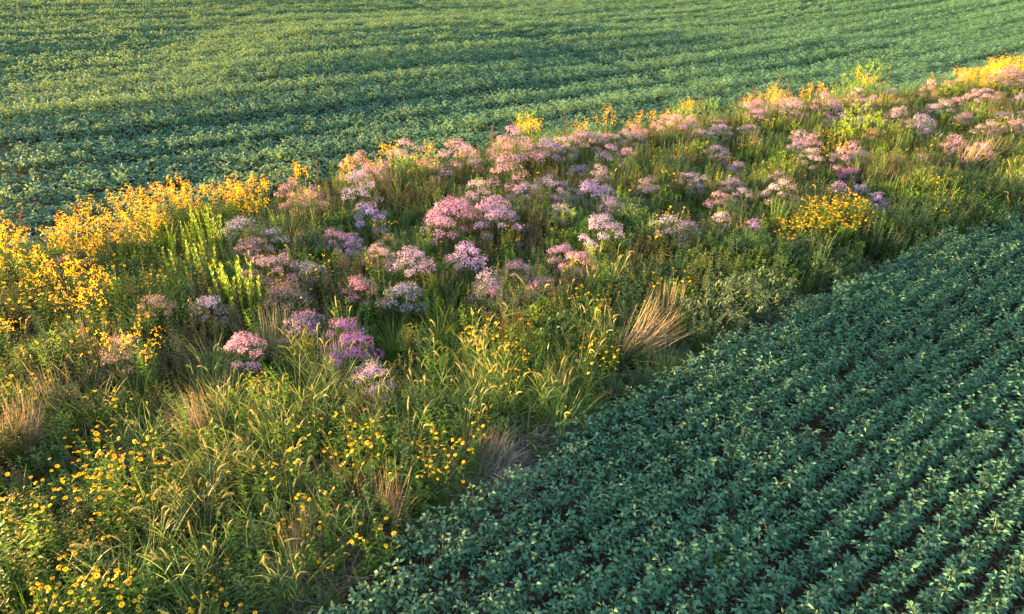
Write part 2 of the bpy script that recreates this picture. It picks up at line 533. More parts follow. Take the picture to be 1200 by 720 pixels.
def soy_fields():
    # the near field, plant by plant
    k = np.arange(0, 34)
    cs = 5.35 - k * ROW
    S = np.arange(-5, 34, 0.115)
    s, c = np.meshgrid(S, cs)
    s = s.ravel(); c = c.ravel()
    n = len(s)
    s = s + nrg.uniform(-.05, .05, n); c = c + nrg.uniform(-.02, .02, n)
    edge = near_edge(s)
    thin = snoise(s * 1.1, c * 1.4, 21)
    keep = (c < edge + 0.0 + 0.4 * (snoise(s * .8, c * 0 + .5, 4) - .4)) & (nrg.random(n) > 0.05 + 0.55 * np.clip((0.20 - thin) / 0.1, 0, 1))
    s, c = s[keep], c[keep]
    x, y = to_xy(s, c)
    vis = in_view(x, y, 0.3, 260, 0)
    x, y, s, c = x[vis], y[vis], s[vis], c[vis]
    hf = 0.90 + 0.12 * snoise(s * 0.6, c * 1.3, 5) + nrg.uniform(-.08, .08, len(x))
    u, v, dep = px(x, y, 0.4)
    inside = (u > 15) & (u < 1185) & (v > 10) & (v < 706)
    order = np.argsort(np.where(inside, dep, 1e9))
    hero = order[:300]
    rest = np.setdiff1d(np.arange(len(x)), hero)
    for i in hero:
        o = place(SOY[rng.randrange(len(SOY))], 'soybean_plant', float(x[i]), float(y[i]), float(hf[i]))
        o['label'] = 'blue-green soybean plant in the shaded rows nearest the camera, bottom of the picture'
        o['category'] = 'soybean plant'
        o['group'] = 'soybean plants in the nearest rows'
    m = len(rest)
    z = tz(x[rest], y[rest]) - 0.01
    scatter('soybean_rows', np.stack([x[rest], y[rest], z], 1),
            np.stack([nrg.uniform(-.08, .08, m), nrg.uniform(-.08, .08, m), nrg.uniform(0, 6.283, m)], 1),
            np.repeat(hf[rest][:, None], 3, 1), nrg.integers(0, 6, m), SOYJ,
            'shaded blue-green soybean rows right of the flower strip, behind the nearest plants', 'soybeans')
    # the far field: row pieces
    pts, rots, scl, idx = [], [], [], []
    for (c0, c1, step, base) in ((12.4, 38.0, 0.34, 0), (38.0, 150.0, 0.80, 6)):
        cs = np.arange(c0 + 0.1, c1, ROW)
        S = np.arange(-14, 175, step)
        s, c = np.meshgrid(S, cs); s = s.ravel(); c = c.ravel()
        n = len(s)
        s = s + nrg.uniform(-.1, .1, n); c = c + nrg.uniform(-.035, .035, n)
        x, y = to_xy(s, c)
        z = tz(x, y)
        keep = in_view(x, y, z, 130, 45) & (c > far_edge(s) + 0.35)
        s, c, x, y, z = s[keep], c[keep], x[keep], y[keep], z[keep]
        n = len(s)
        hf = field_height(s, c) * nrg.uniform(0.76, 1.22, n)
        # the crossing track, a low line through the crop
        ax, ay = at(430, 0, .4); bx, by = at(725, 76, .4)
        tl = math.hypot(bx - ax, by - ay)
        dd = np.abs((x - ax) * (by - ay) - (y - ay) * (bx - ax)) / tl
        hf = np.where(dd < 0.5, hf * 0.66, hf)
        pts.append(np.stack([x, y, z - 0.02], 1))
        rots.append(np.stack([np.zeros(n), np.zeros(n), ROW_ANG + np.where(nrg.random(n) > .5, math.pi, 0) + nrg.uniform(-.12, .12, n)], 1))
        scl.append(np.stack([np.full(n, 1.05), np.clip(0.8 + 0.25 * hf, .8, 1.15), hf], 1))
        idx.append(base + nrg.integers(0, 6, n))
    scatter('far_soybean_rows', np.concatenate(pts), np.concatenate(rots), np.concatenate(scl), np.concatenate(idx), SEG_MID + SEG_FAR,
            'wide green soybean field beyond the flower strip, catching low sun in streaks', 'soybeans')
    print('far pieces', sum(len(p) for p in pts), 'near', len(x))


soy_fields()


# ------------------------------------------------------------------ prairie plants: builders
def leafy_stem(b, p0, p1, bow, n, L, W, mat, stem_mat, t0=0.15, t1=1.0, up=0.4, r=0.006, simple=True, taper=0.5):
    p0 = Vector(p0); p1 = Vector(p1); mid = (p0 + p1) * 0.5 + Vector(bow)
    q = lambda t: p0 * (1 - t) ** 2 + mid * 2 * t * (1 - t) + p1 * t * t
    b.tube([q(0), q(0.35), q(0.7), q(1)], r, r * 0.5, stem_mat, 3)
    a = U(0, 6.28)
    for i in range(n):
        t = t0 + (t1 - t0) * (i + U(0, .6)) / n
        a += 2.4 + U(-.5, .5)
        d = Vector((math.cos(a), math.sin(a), up + U(-.3, .3)))
        s = (1 - taper * t) * U(0.75, 1.15)
        (b.leaf2 if simple else b.leaf)(q(t), d, (0, 0, 1), L * s, W * s, mat)
    return q


def aster_proto():
    """domed aster: many leafy stems, topped by clusters of small ray flowers"""
    b = MB(); H = U(0.92, 1.18); Rad = U(0.42, 0.58); ex = U(.75, 1.25); sag = U(.32, .62)
    parts = []
    n = 15
    for i in range(n):
        a = 6.283 * i / n + U(-.2, .2); r = Rad * math.sqrt(U(0.02, 0.95))
        top = Vector((math.cos(a) * r, math.sin(a) * r, H * (1 - 0.34 * (r / Rad) ** 2)))
        leafy_stem(b, (math.cos(a) * r * .25, math.sin(a) * r * .25, 0), top, (math.cos(a) * .05, math.sin(a) * .05, .08), 26, 0.085, 0.020, 'asterleaf', 'asterleaf', 0.2, 1.0, 0.35)
    for i in range(150):
        d = rdir(0.05, 1); p = Vector((d.x * Rad * .93, d.y * Rad * .93, H * (0.55 + 0.38 * d.z)))
        b.leaf2(p, rdir(-.1, 1), (0, 0, 1), 0.08, 0.022, 'asterleaf')
    parts.append(('foliage', b.mesh('foliage'), None, None, 'stuff'))
    m = rng.choice((11, 13, 14, 16))
    for i in range(m):
        t = (i + 0.5) / m
        r = Rad * t ** .6 * 1.02; a = 2.4 * i + U(-.2, .2)
        cx, cy = math.cos(a) * r * ex, math.sin(a) * r / ex; cz = H * (1 - sag * (r / Rad) ** 2) + U(-.12, .05)
        f = MB(); cr = U(0.10, 0.21)
        out = Vector((cx * 0.9, cy * 0.9, 0.55 * H)).normalized()
        for q in range(int(40 + 520 * cr)):
            d = rdir(0.0, 1); rr = cr * U(0.45, 1.05) ** 0.6
            p = Vector((d.x * rr, d.y * rr, d.z * rr * 0.55 + U(-.06, .04)))
            f.floret(p, d * 0.5 + out * 0.6 + rdir() * 0.45, U(0.009, 0.0165), 'lilac', 6, 0.25, 'petal' if q % 4 == 0 else None)
        parts.append(('flower_cluster', f.mesh('flower_cluster'), (cx, cy, cz - 0.02), None, None))
    return parts


def goldenrod_proto(tall=1.0):
    b = MB(); parts = []
    heads = []
    n = rng.choice((4, 5, 6))
    for i in range(n):
        a = 6.283 * i / n + U(-.4, .4); r = U(0.06, 0.30)
        H = U(0.70, 1.15) * tall
        top = Vector((math.cos(a) * r, math.sin(a) * r, H))
        leafy_stem(b, (math.cos(a) * r * .3, math.sin(a) * r * .3, 0), top, (0, 0, .05), 24, 0.11, 0.026, 'green', 'green', 0.15, 1.0, 0.5)
        heads.append((top, a))
    parts.append(('foliage', b.mesh('foliage'), None, None, 'stuff'))
    for top, a in heads:
        f = MB()
        for q in range(7):                       # arching sprays that make the plume
            g = a + 2.4 * q; z = 0.30 - 0.045 * q; ln = U(0.05, 0.12) + 0.006 * q
            for w in range(8):
                t = w / 7
                p = Vector((math.cos(g) * ln * t, math.sin(g) * ln * t, z + 0.05 * t - 0.09 * t * t)) + rdir() * 0.016
                f.floret(p, rdir(-.2, 1), U(0.007, 0.013), 'gold', 5, 0.4)
        parts.append(('plume', f.mesh('plume'), top - Vector((0, 0, 0.06)), (U(-.6, .6), U(-.6, .6), 0), None))
    return parts


def daisy_proto(heads=16, H0=0.75, H1=1.0, r=0.042, spread=0.34):
    """branching plant with yellow ray flowers"""
    b = MB(); parts = []; spots = []
    n = 6
    for i in range(n):
        a = 6.283 * i / n + U(-.4, .4); rr = U(0.3, 1.0) * spread
        H = U(H0, H1)
        q = leafy_stem(b, (math.cos(a) * rr * .3, math.sin(a) * rr * .3, 0), (math.cos(a) * rr, math.sin(a) * rr, H), (0, 0, .1), 18, 0.11, 0.032, 'green', 'green', 0.1, 0.9, 0.3)
        spots.append(q(1))
    while len(spots) < heads:
        s0 = spots[rng.randrange(n)]
        p = s0 + Vector((U(-.15, .15), U(-.15, .15), U(-.16, .06)))
        b.tube([s0 - Vector((0, 0, .2)), (s0 + p) / 2 - Vector((0, 0, .06)), p], 0.003, 0.002, 'green', 3)
        spots.append(p)
    parts.append(('foliage', b.mesh('foliage'), None, None, 'stuff'))
    for p in spots:
        parts.append(('flower_head', HEADS[rng.randrange(len(HEADS))], tuple(p), (U(-.5, .5), U(-.5, .5), U(0, 6.28)), None))
    return parts


def head_mesh(r):
    f = MB(); f.daisy((0, 0, 0), (U(-.2, .2), U(-.2, .2), 1), r, 'petal', 'eye', 9)
    return f.mesh('flower_head')


HEADS = [head_mesh(U(0.017, 0.032)) for _ in range(14)]


def seed_head_mesh():
    """nodding bristly foxtail: an arching tapered spike with bristles"""
    b = MB(); L = U(0.08, 0.19); cv = U(.5, 2.3); pts = []; p = Vector((0, 0, 0)); n = 7
    for i in range(n + 1):
        pts.append(p.copy())
        a = U(.2, .4) + cv * (i / n) ** 0.9
        p = p + Vector((math.sin(a), 0, math.cos(a))) * L / n
    r = [0.005, 0.008, 0.009, 0.009, 0.0085, 0.0075, 0.005, 0.002]
    base = len(b.v); k = b.mi('foxhead')
    for i, q in enumerate(pts):
        d = (pts[min(i + 1, n)] - pts[max(i - 1, 0)]).normalized(); s = Vector((0, 1, 0)); c = d.cross(s)
        for j in range(5):
            g = 6.283 * j / 5
            b.v.append(tuple(q + (s * math.cos(g) + c * math.sin(g)) * r[i]))
    for i in range(n):
        for j in range(5):
            b.f.append((base + i * 5 + j, base + i * 5 + (j + 1) % 5, base + (i + 1) * 5 + (j + 1) % 5, base + (i + 1) * 5 + j)); b.k.append(k)
    for q in range(46):
        t = U(0.05, 0.98) * n; i = int(t); o = pts[i].lerp(pts[i + 1], t - i)
        d = (pts[i + 1] - pts[i]).normalized() * 0.9 + rdir()
        b.face([o, o + d * U(.016, .026) + Vector((0, 0.0012, 0)), o + Vector((0.0016, -0.0016, 0.0016))], 'foxhead')
    return b.mesh('seed_head')


FOXH = [seed_head_mesh() for _ in range(14)]


def foxtail_proto():
    b = MB(); parts = []; tips = []
    for i in range(58):
        a = U(0, 6.283); r = U(0, .12)
        b.blade((math.cos(a) * r, math.sin(a) * r, 0), a + U(-.5, .5), U(0.05, .4), U(.4, .95), U(.004, .0085), U(.2, 1.7), 'fox', 5, U(-.6, .6))
    for i in range(rng.choice((3, 5, 7))):
        a = U(0, 6.283); r = U(0, .12); H = U(.55, 1.0); sp = U(.05, .26)
        p0 = Vector((math.cos(a) * r, math.sin(a) * r, 0)); p1 = Vector((math.cos(a) * (r + sp), math.sin(a) * (r + sp), H))
        b.tube([p0, p0.lerp(p1, .5) - Vector((math.cos(a), math.sin(a), 0)) * .03, p1], .0028, .0018, 'fox', 3)
        for w in range(3):
            q = p0.lerp(p1, U(.3, .85)); b.blade(q, U(0, 6.28), U(.4, .8), U(.2, .34), .009, U(.5, 1.5), 'fox', 4)
        tips.append((p1, a))
    parts.append(('foliage', b.mesh('foliage'), None, None, 'stuff'))
    for p, a in tips:
        parts.append(('seed_head', FOXH[rng.randrange(14)], tuple(p), (0, 0, a + U(-.7, .7)), None))
    return parts


def fountain_mesh(n=190, L=0.85, mat='grass'):
    b = MB()
    for i in range(n):
        a = U(0, 6.283); r = U(0, .10)
        b.blade((math.cos(a) * r, math.sin(a) * r, 0), a + U(-.4, .4), U(.02, .55), L * U(.6, 1.1), U(.006, .010), U(.5, 1.7), mat, 5, U(-.8, .8))
    return b.mesh('grass_tuft')


def dry_mesh(n=170, L=1.0, lean=0.55, width=0.22):
    """straw-coloured stems all laid over to +X"""
    b = MB()
    for i in range(n):
        x, y = U(-width, width) * U(.3, 1.2), U(-width * .6, width * .6)
        az = U(-.5, .5) if rng.random() < .72 else U(-3.1, 3.1)
        b.blade((x, y, 0), az, lean * U(.1, 1.25), L * U(.35, 1.1), U(.004, .009), U(-.25, .5) if rng.random() < .75 else U(.5, 1.8), 'straw', 5, U(-1, 1))
    for i in range(46):
        b.blade((U(-width, width), U(-width, width), 0), U(0, 6.28), U(.1, .7), L * U(.3, .7), .010, U(.4, 1.4), 'grass', 4)
    return b.mesh('dry_grass_clump')


def leafy_proto(mat, H=0.95, n=7, L=0.13, W=0.034, spread=.26, leaves=26, up=.5):
    b = MB(); s = MB()
    for i in range(n):
        a = U(0, 6.283); r = U(.1, 1) * spread; h = H * U(.75, 1.08)
        p0 = Vector((math.cos(a) * r * .35, math.sin(a) * r * .35, 0)); p1 = Vector((math.cos(a) * r, math.sin(a) * r, h))
        q = leafy_stem(b, p0, p1, (0, 0, .05), leaves, L, W, mat, mat, .1, 1.0, up, .004, False, .45)
    return b.mesh('leafy_plant')


def spire_mesh(n=9, H=1.0, spread=.30):
    """tight bundles of narrow upright leaves along straight stalks"""
    b = MB()
    for i in range(n):
        a = U(0, 6.283); r = math.sqrt(U(.02, 1)) * spread; h = H * U(.55, 1.05)
        x, y = math.cos(a) * r, math.sin(a) * r; tx, ty = U(-.12, .12), U(-.12, .12)
        b.tube([(x * .7, y * .7, 0), (x, y, h * .25), (x + tx * .75, y + ty * .75, h)], .006, .004, 'lime', 3)
        g = U(0, 6.28)
        for k in range(52):
            t = .25 + .75 * k / 52; g += 2.4
            d = Vector((math.cos(g) * .55, math.sin(g) * .55, 1.0))
            b.leaf2((x + tx * (t - .25), y + ty * (t - .25), h * t), d, (math.cos(g), math.sin(g), .2), .085 * (1.15 - .45 * t) * U(.7, 1.2), .015, 'lime', .0)
    return b.mesh('leafy_spire')


def bush_proto(mat, H=1.15, Rad=.55):
    b = MB(); t = MB()
    for i in range(7):
        d = rdir(.25, 1); p = Vector((d.x * Rad * .7, d.y * Rad * .7, H * .75))
        t.tube([(0, 0, 0), (p.x * .3, p.y * .3, p.z * .5), p], .012, .005, 'soystem', 4)
    for i in range(84):
        d = rdir(-.95, 1); rr = U(.5, 1.05)
        o = Vector((d.x * Rad * rr, d.y * Rad * rr, H * (.52 + .45 * d.z * rr)))
        tw = (d + Vector((0, 0, .6)) + rdir() * .5).normalized()
        for k in range(11):
            q = o + tw * U(-.02, .16) + rdir() * .035
            b.leaf(q, tw * .4 + rdir(), (0, 0, 1), U(.05, .085), U(.02, .032), mat, .1, .2)
    return [('stem', t.mesh('stem'), None, None, None), ('foliage', b.mesh('foliage'), None, None, 'stuff')]


def dock_proto():
    s = MB(); h = MB(); H = U(1.25, 1.6)
    s.tube([(0, 0, 0), (.01, .01, H * .5), (U(-.05, .05), U(-.05, .05), H)], .006, .003, 'rust', 3)
    for i in range(5):
        s.leaf((0, 0, H * U(.05, .35)), rdir(.1, .8), (0, 0, 1), .18, .045, 'green', .1, .3)
    for i in range(5):
        a = U(0, 6.28); t = .55 + .09 * i
        for k in range(26):
            w = k / 26
            p = Vector((math.cos(a) * .09 * w, math.sin(a) * .09 * w, H * t + .17 * w)) + rdir() * .014
            h.floret(p, rdir(), U(.007, .011), 'rust', 5)
    return [('stem', s.mesh('stem'), None, None, None), ('seed_head', h.mesh('seed_head'), None, None, None)]


def tangle_mesh():
    """grey dead stems lying tangled at the foot of the strip"""
    b = MB()
    for i in range(46):
        a = U(0, 6.283); p = Vector((U(-.28, .28), U(-.2, .2), U(0, .1))); L = U(.25, .65); r = U(.0025, .005)
        d = Vector((math.cos(a), math.sin(a), U(.1, 1.0))).normalized()
        e = p + d * L - Vector((0, 0, .12 * L)); m = p + d * L * .55 + rdir() * .05
        b.tube([p, m, e], r, r * .5, 'dead', 3)
        for k in range(2):
            q = m.lerp(e, U(0, 1)); b.tube([q, q + (d + rdir() * .9).normalized() * .12], r * .6, r * .3, 'dead', 3)
    for i in range(40):
        b.blade((U(-.3, .3), U(-.25, .25), 0), U(0, 6.28), U(.3, 1.2), U(.25, .55), .009, U(.2, 1.2), 'straw', 4, U(-1, 1))
    return b.mesh('dead_stem_tangle')


def fern_mesh():
    """feathery weed with arching fronds"""
    b = MB()
    for i in range(13):
        a = U(0, 6.28); L = U(.5, .85); p = Vector((0, 0, U(.1, .5))); el = U(.25, 1.1)
        for k in range(16):
            t = k / 16
            e = el - .9 * t
            d = Vector((math.cos(a) * math.cos(e), math.sin(a) * math.cos(e), math.sin(e)))
            q = p + d * L / 16
            s = Vector((-math.sin(a), math.cos(a), .25))
            for sg in (-1, 1):
                b.leaf2(q, s * sg + d * .8, (0, 0, 1), .11 * (1.05 - t), .02, 'green2')
            p = q
    b.tube([(0, 0, 0), (0, 0, .6)], .008, .004, 'green', 3)
    return b.mesh('feathery_weed')


PR = {
    'aster': [aster_proto() for _ in range(9)],
    'gold': [goldenrod_proto() for _ in range(6)],
    'daisy': [daisy_proto() for _ in range(4)],
    'daisy_dense': [daisy_proto(34, .8, 1.0, .04, .38) for _ in range(3)],
    'daisy_low': [daisy_proto(12, .6, .8, .04, .22) for _ in range(3)],
    'fox': [foxtail_proto() for _ in range(7)],
    'fountain': [fountain_mesh() for _ in range(3)],
    'finegrass': [fountain_mesh(120, 1.0, 'fox') for _ in range(2)],
    'dry': [dry_mesh(210, U(.8, 1.05), U(.4, .65), U(.2, .34)) for _ in range(6)],
    'leafy': [leafy_proto('green', U(.8, 1.0)) for _ in range(3)] + [leafy_proto('green2', .95, 6), leafy_proto('grey', .9, 8, .10, .026), leafy_proto('olive', .9, 7, .11, .03), leafy_proto('olive', .8, 9, .09, .03)],
    'weed': [leafy_proto('dkgreen', U(.7, .9), 11, .095, .048, .36, 22, .3) for _ in range(3)],
    'spire': [spire_mesh() for _ in range(3)],
    'bush': [bush_proto('lime') for _ in range(2)],
    'lean': [dry_mesh(170, 1.05, .85, .17), dry_mesh(150, 1.0, .75, .15)],
    'greybush': [bush_proto('grey', 1.0, .5) for _ in range(2)],
    'darkbush': [bush_proto('green', .85, .5), bush_proto('dkgreen', .8, .5), bush_proto('dkgreen', .9, .48)],
    'dock': [dock_proto() for _ in range(3)],
    'tangle': [tangle_mesh() for _ in range(4)],
    'fern': [fern_mesh() for _ in range(2)],
}

# ------------------------------------------------------------------ undergrowth that nobody could count
def undergrowth():
    pr = []
    for i in range(3):
        b = MB()
        for k in range(70):
            a = U(0, 6.283); r = U(0, .2)
            b.blade((math.cos(a) * r, math.sin(a) * r, 0), a + U(-.6, .6), U(.05, .5), U(.35, .8), U(.008, .014), U(.3, 1.5), 'grass', 4, U(-.8, .8))
        pr.append(b.mesh('undergrowth_grass'))
    for i, mt in enumerate(('green', 'olive', 'dkgreen')):
        b = MB()
        for k in range(7):
            a = U(0, 6.283); r = U(.02, .24); h = U(.45, .8)
            leafy_stem(b, (math.cos(a) * r * .4, math.sin(a) * r * .4, 0), (math.cos(a) * r, math.sin(a) * r, h), (0, 0, .03), 22, .10, .046, mt, mt, .1, 1, .4, .004)
        pr.append(b.mesh('undergrowth_leaves'))
    for i in range(2):
        b = MB()
        for k in range(40):
            b.blade((U(-.2, .2), U(-.2, .2), 0), U(0, 6.28), U(.05, .7), U(.4, .85), U(.006, .010), U(0, .6), 'straw', 3, U(-1, 1))
        for k in range(26):
            b.blade((U(-.2, .2), U(-.2, .2), 0), U(0, 6.28), U(.1, .6), U(.3, .6), .011, U(.4, 1.4), 'grass', 4)
        pr.append(b.mesh('undergrowth_straw'))
    b = MB()
    for k in range(16):
        d = rdir(.1, 1); o = Vector((d.x * .24, d.y * .24, .12 + .5 * d.z * U(.5, 1)))
        for q in range(9):
            b.leaf(o + rdir() * .05, d * .5 + rdir(), (0, 0, 1), U(.07, .12), U(.035, .05), 'green', .1, .25)
    pr.insert(6, b.mesh('undergrowth_leaves'))
    warm_pr = []
    for mt in ('olive', 'russet'):
        b = MB()
        for k in range(9):
            a = U(0, 6.283); r = U(.02, .26); h = U(.45, .85)
            leafy_stem(b, (math.cos(a) * r * .4, math.sin(a) * r * .4, 0), (math.cos(a) * r, math.sin(a) * r, h), (0, 0, .03), 20, .085, .030, mt, 'soystem', .3, 1, .5, .004)
        warm_pr.append(b.mesh('undergrowth_leaves'))
    pr += warm_pr
    st = 0.25
    s, c = np.meshgrid(np.arange(-14, 62, st), np.arange(4.6, 18.2, st))
    s = s.ravel(); c = c.ravel(); n = len(s)
    s = s + nrg.uniform(-.13, .13, n); c = c + nrg.uniform(-.13, .13, n)
    k = (c > near_edge(s) + .05) & (c < far_edge(s) - .15)
    s, c = s[k], c[k]; n = len(s)
    x, y = to_xy(s, c)
    edge = np.clip(np.minimum((c - near_edge(s)) / .9, (far_edge(s) - c) / .5), 0, 1)
    sz = (0.55 + 0.45 * edge) * nrg.uniform(.75, 1.15, n) * (0.75 + 0.5 * snoise(s * .7, c * .7, 31)) * (1 - .35 * np.exp(-((s - 3.2) / 2.6) ** 2 - ((c - 9.0) / 1.6) ** 2))
    w = snoise(s * .55, c * .55, 32) + nrg.uniform(-.28, .28, n)
    right = s > 12
    idx = np.where(w < np.where(s > 6, .06, .30), nrg.integers(0, 3, n), np.where(w < .93, nrg.integers(3, 7, n), nrg.integers(7, 9, n)))
    warm = snoise(s * .8 + 11, c * .8, 51) + nrg.uniform(-.15, .15, n)
    idx = np.where((warm > .62) & (c > near_edge(s) + 2.0), nrg.integers(9, 11, n), idx)
    idx = np.where((idx < 3) & right & (c < near_edge(s) + 3) & (nrg.random(n) < .7), 6, idx)
    scatter('undergrowth', np.stack([x, y, tz(x, y) - .02], 1), np.stack([nrg.uniform(-.15, .15, n), nrg.uniform(-.15, .15, n), nrg.uniform(0, 6.28, n)], 1),
            np.repeat(sz[:, None], 3, 1), idx, pr, 'mixed green grass and leaves filling the gaps between the flowers', 'undergrowth')
    print('undergrowth', n)


undergrowth()


def litter():
    pr = []
    for i in range(4):
        b = MB()
        for k in range(12):
            p = Vector((U(-.15, .15), U(-.15, .15), U(.004, .03))); a = U(0, 6.28); L = U(.06, .3)
            q = p + Vector((math.cos(a) * L, math.sin(a) * L, U(-.01, .05)))
            b.tube([p, p.lerp(q, .5) + rdir() * .015, q], .003, .0015, 'dead' if k % 3 else 'straw', 3)
        for k in range(7):
            p = Vector((U(-.15, .15), U(-.15, .15), .01)); r = U(.012, .035)
            pts = [p + Vector((math.cos(g) * r * U(.7, 1.2), math.sin(g) * r * U(.7, 1.2), -.01)) for g in (0, 1.25, 2.5, 3.8, 5.0)] + [p + Vector((U(-.3, .3) * r, U(-.3, .3) * r, r * U(.5, .9)))]
            b.face(pts, 'soil', [(j, (j + 1) % 5, 5) for j in range(5)])
        for k in range(5):
            b.leaf2((U(-.15, .15), U(-.15, .15), .012), rdir(-.05, .3), (0, 0, 1), .07, .03, 'straw')
        pr.append(b.mesh('plant_litter'))
    n = 900
    s = nrg.uniform(-3, 30, n); c = near_edge(s) + nrg.uniform(-.45, .55, n)
    s = np.concatenate([s, nrg.uniform(-1, 12, 700)]); c = np.concatenate([c, nrg.uniform(-1, 4.5, 700)]); n = len(s)
    x, y = to_xy(s, c)
    scatter('plant_litter', np.stack([x, y, tz(x, y)], 1), np.stack([np.zeros(n), np.zeros(n), nrg.uniform(0, 6.28, n)], 1),
            np.repeat(nrg.uniform(.7, 1.3, n)[:, None], 3, 1), nrg.integers(0, 4, n), pr, 'grey dead stalks and clods lying on the bare soil edge', 'plant litter')


litter()

# ------------------------------------------------------------------ prairie plants: where they stand
PINK, LILAC, PURPLE, PALE = (0.58, 0.36, 0.52), (0.47, 0.35, 0.60), (0.36, 0.19, 0.46), (0.60, 0.46, 0.60)
YEL, ORA = (1.0, 1.0, 1.0), (1.0, 0.84, 0.8)
FADED = (0.46, 0.30, 0.20)
TONE = {FADED: 'faded brown', PINK: 'pink', LILAC: 'lilac', PURPLE: 'purple', PALE: 'pale lilac'}
taken = []           # x, y, radius of the plants already set


def free(x, y, r):
    return all((x - a) ** 2 + (y - b) ** 2 > (r * .55 + q * .55) ** 2 for a, b, q in taken)


def put(proto, kind, cat, word, x, y, h, scale=1.0, rad=.3, group=None, **kw):
    o = place(proto, kind, x, y, scale, **kw)
    taken.append((x, y, rad * scale))
    u, v, d = px(x, y, h * scale)
    PENDING.append((o, cat, word, float(u), float(v), group))
    return o


# asters: bloom centre in the photograph, width there, tone
ASTERS = [
    (420, 187, 50, PINK), (477, 175, 48, PINK), (533, 179, 56, PINK), (603, 172, 60, PINK), (643, 170, 44, LILAC), (693, 150, 40, PINK),
    (717, 172, 40, LILAC), (747, 146, 36, PINK), (787, 138, 40, PINK), (593, 197, 56, PINK), (693, 208, 50, LILAC), (716, 222, 44, LILAC),
    (420, 213, 56, LILAC), (430, 236, 56, LILAC), (526, 236, 62, PINK), (577, 236, 60, LILAC), (660, 232, 44, LILAC), (880, 137, 30, PINK),
    (887, 118, 34, PINK), (967, 118, 46, PINK), (1053, 130, 40, PINK), (1083, 138, 40, LILAC), (1160, 144, 40, PINK), (1123, 158, 38, PINK),
    (1178, 88, 44, PINK), (1013, 202, 34, LILAC), (1000, 184, 34, PURPLE), (873, 211, 36, LILAC), (1180, 126, 30, PINK), (1107, 118, 34, PINK),
    (1090, 99, 30, PINK), (843, 164, 34, LILAC), (810, 195, 38, LILAC), (1133, 130, 30, PURPLE), (277, 248, 50, PALE), (292, 268, 46, PALE),
    (317, 296, 66, PINK), (330, 312, 50, LILAC), (392, 262, 50, PINK), (238, 335, 52, PALE), (282, 386, 66, PALE), (350, 350, 50, PINK),
    (400, 362, 58, PURPLE), (412, 384, 54, PURPLE), (362, 294, 40, PALE), (316, 262, 44, PALE), (420, 312, 50, PINK), (470, 322, 58, LILAC),
    (514, 252, 56, PINK), (588, 244, 56, LILAC), (545, 286, 60, LILAC), (607, 290, 40, PINK), (634, 312, 44, PURPLE), (660, 272, 42, LILAC),
    (706, 262, 62, LILAC), (788, 252, 52, LILAC), (572, 308, 52, PALE), (443, 279, 46, PALE), (408, 263, 40, PALE), (433, 408, 46, PALE),
    (810, 249, 40, LILAC), (886, 246, 34, LILAC), (340, 205, 46, PINK), (930, 124, 40, PINK), (1012, 118, 34, PINK), (1150, 108, 34, PINK),
    (1195, 140, 34, PINK), (1033, 214, 32, LILAC), (985, 205, 34, PALE), (915, 118, 34, PINK), (640, 200, 44, LILAC), (560, 215, 44, PALE),
    (760, 205, 40, PALE), (850, 236, 36, PALE), (740, 150, 36, LILAC), (826, 196, 36, PALE), (548, 168, 40, PINK), (660, 160, 40, PALE),
]
for (u, v, w, col) in ASTERS:
    x, y = at(u, v, 1.0)
    _, _, d = px(x, y, 1.0)
    sc = max(.72, min(1.25, w * float(d) / FPX / 1.12))
    put(rng.choice(PR['aster']), 'aster_clump', 'aster', TONE[col] + ' aster clump', x, y, 1.0, sc, .42, 'aster clumps in the flower strip',
        color=tuple(max(.05, q * U(.84, 1.16)) for q in col))

DRY = [(728, 412, 1.35, 0.15, 'tall straw-coloured grass clump leaning over'), (745, 408, 1.2, 0.35, 'straw-coloured grass clump leaning over'), (782, 372, 1.1, 1.3, 'straw-coloured grass clump standing upright'), (238, 508, .95, 2.6, 'tan dry grass clump leaning left'),
       (12, 515, 1.0, .4, 'tan dry grass clump'), (30, 500, .9, 2.2, 'tan dry grass clump'), (1128, 195, 1.35, .3, 'golden dry grass clump'), (1152, 190, 1.2, .8, 'golden dry grass clump'),
       (1062, 222, 1.0, .4, 'tan dry grass clump'), (320, 400, 1.0, 1.6, 'thin tan grass clump'), (350, 300, .9, 1.2, 'thin tan grass clump'),
       (450, 598, .95, -.6, 'dry brown grass clump drooping to the soil'), (420, 570, .95, -.3, 'dry brown grass clump'), (500, 560, .8, -.4, 'dry brown grass clump drooping to the soil'),
       (560, 530, .8, -.2, 'dry brown grass clump'), (640, 455, .8, .3, 'tan dry grass clump'), (1045, 225, .9, .2, 'tan dry grass clump'), (395, 430, .85, 2., 'thin tan grass clump'),
       (160, 440, .8, 1., 'thin tan grass clump'), (60, 470, .9, 2.4, 'thin tan grass clump'), (870, 125, 1., .4, 'golden dry grass clump'), (905, 118, 1., .7, 'golden dry grass clump')]
for (u, v, sc, rz, wd) in DRY:
    x, y = at(u, v, .3)
    put(rng.choice(PR['lean' if 'leaning over' in wd or 'golden' in wd else 'dry']), 'dry_grass_clump', 'dry grass', wd, x, y, .6, sc, .25, 'dry grass clumps in the flower strip', rz=rz)
    if sc >= 1.0:
        for k in (.6, 1.2): taken.append((x - k * x / math.hypot(x, y), y - k * y / math.hypot(x, y), .4))

for (u, v, sc) in [(222, 285, 1.25), (240, 284, 1.3), (254, 282, 1.25), (214, 318, 1.15), (236, 318, 1.1), (268, 345, 1.2), (284, 350, 1.25), (300, 352, 1.1), (352, 240, .9), (366, 236, .9), (690, 300, .9), (560, 225, .85)]:
    x, y = at(u, v, .45)
    put(rng.choice(PR['spire']), 'leafy_spire', 'green plant', 'bright green upright leafy spires', x, y, .8, sc, .3, 'bright green leafy spires')

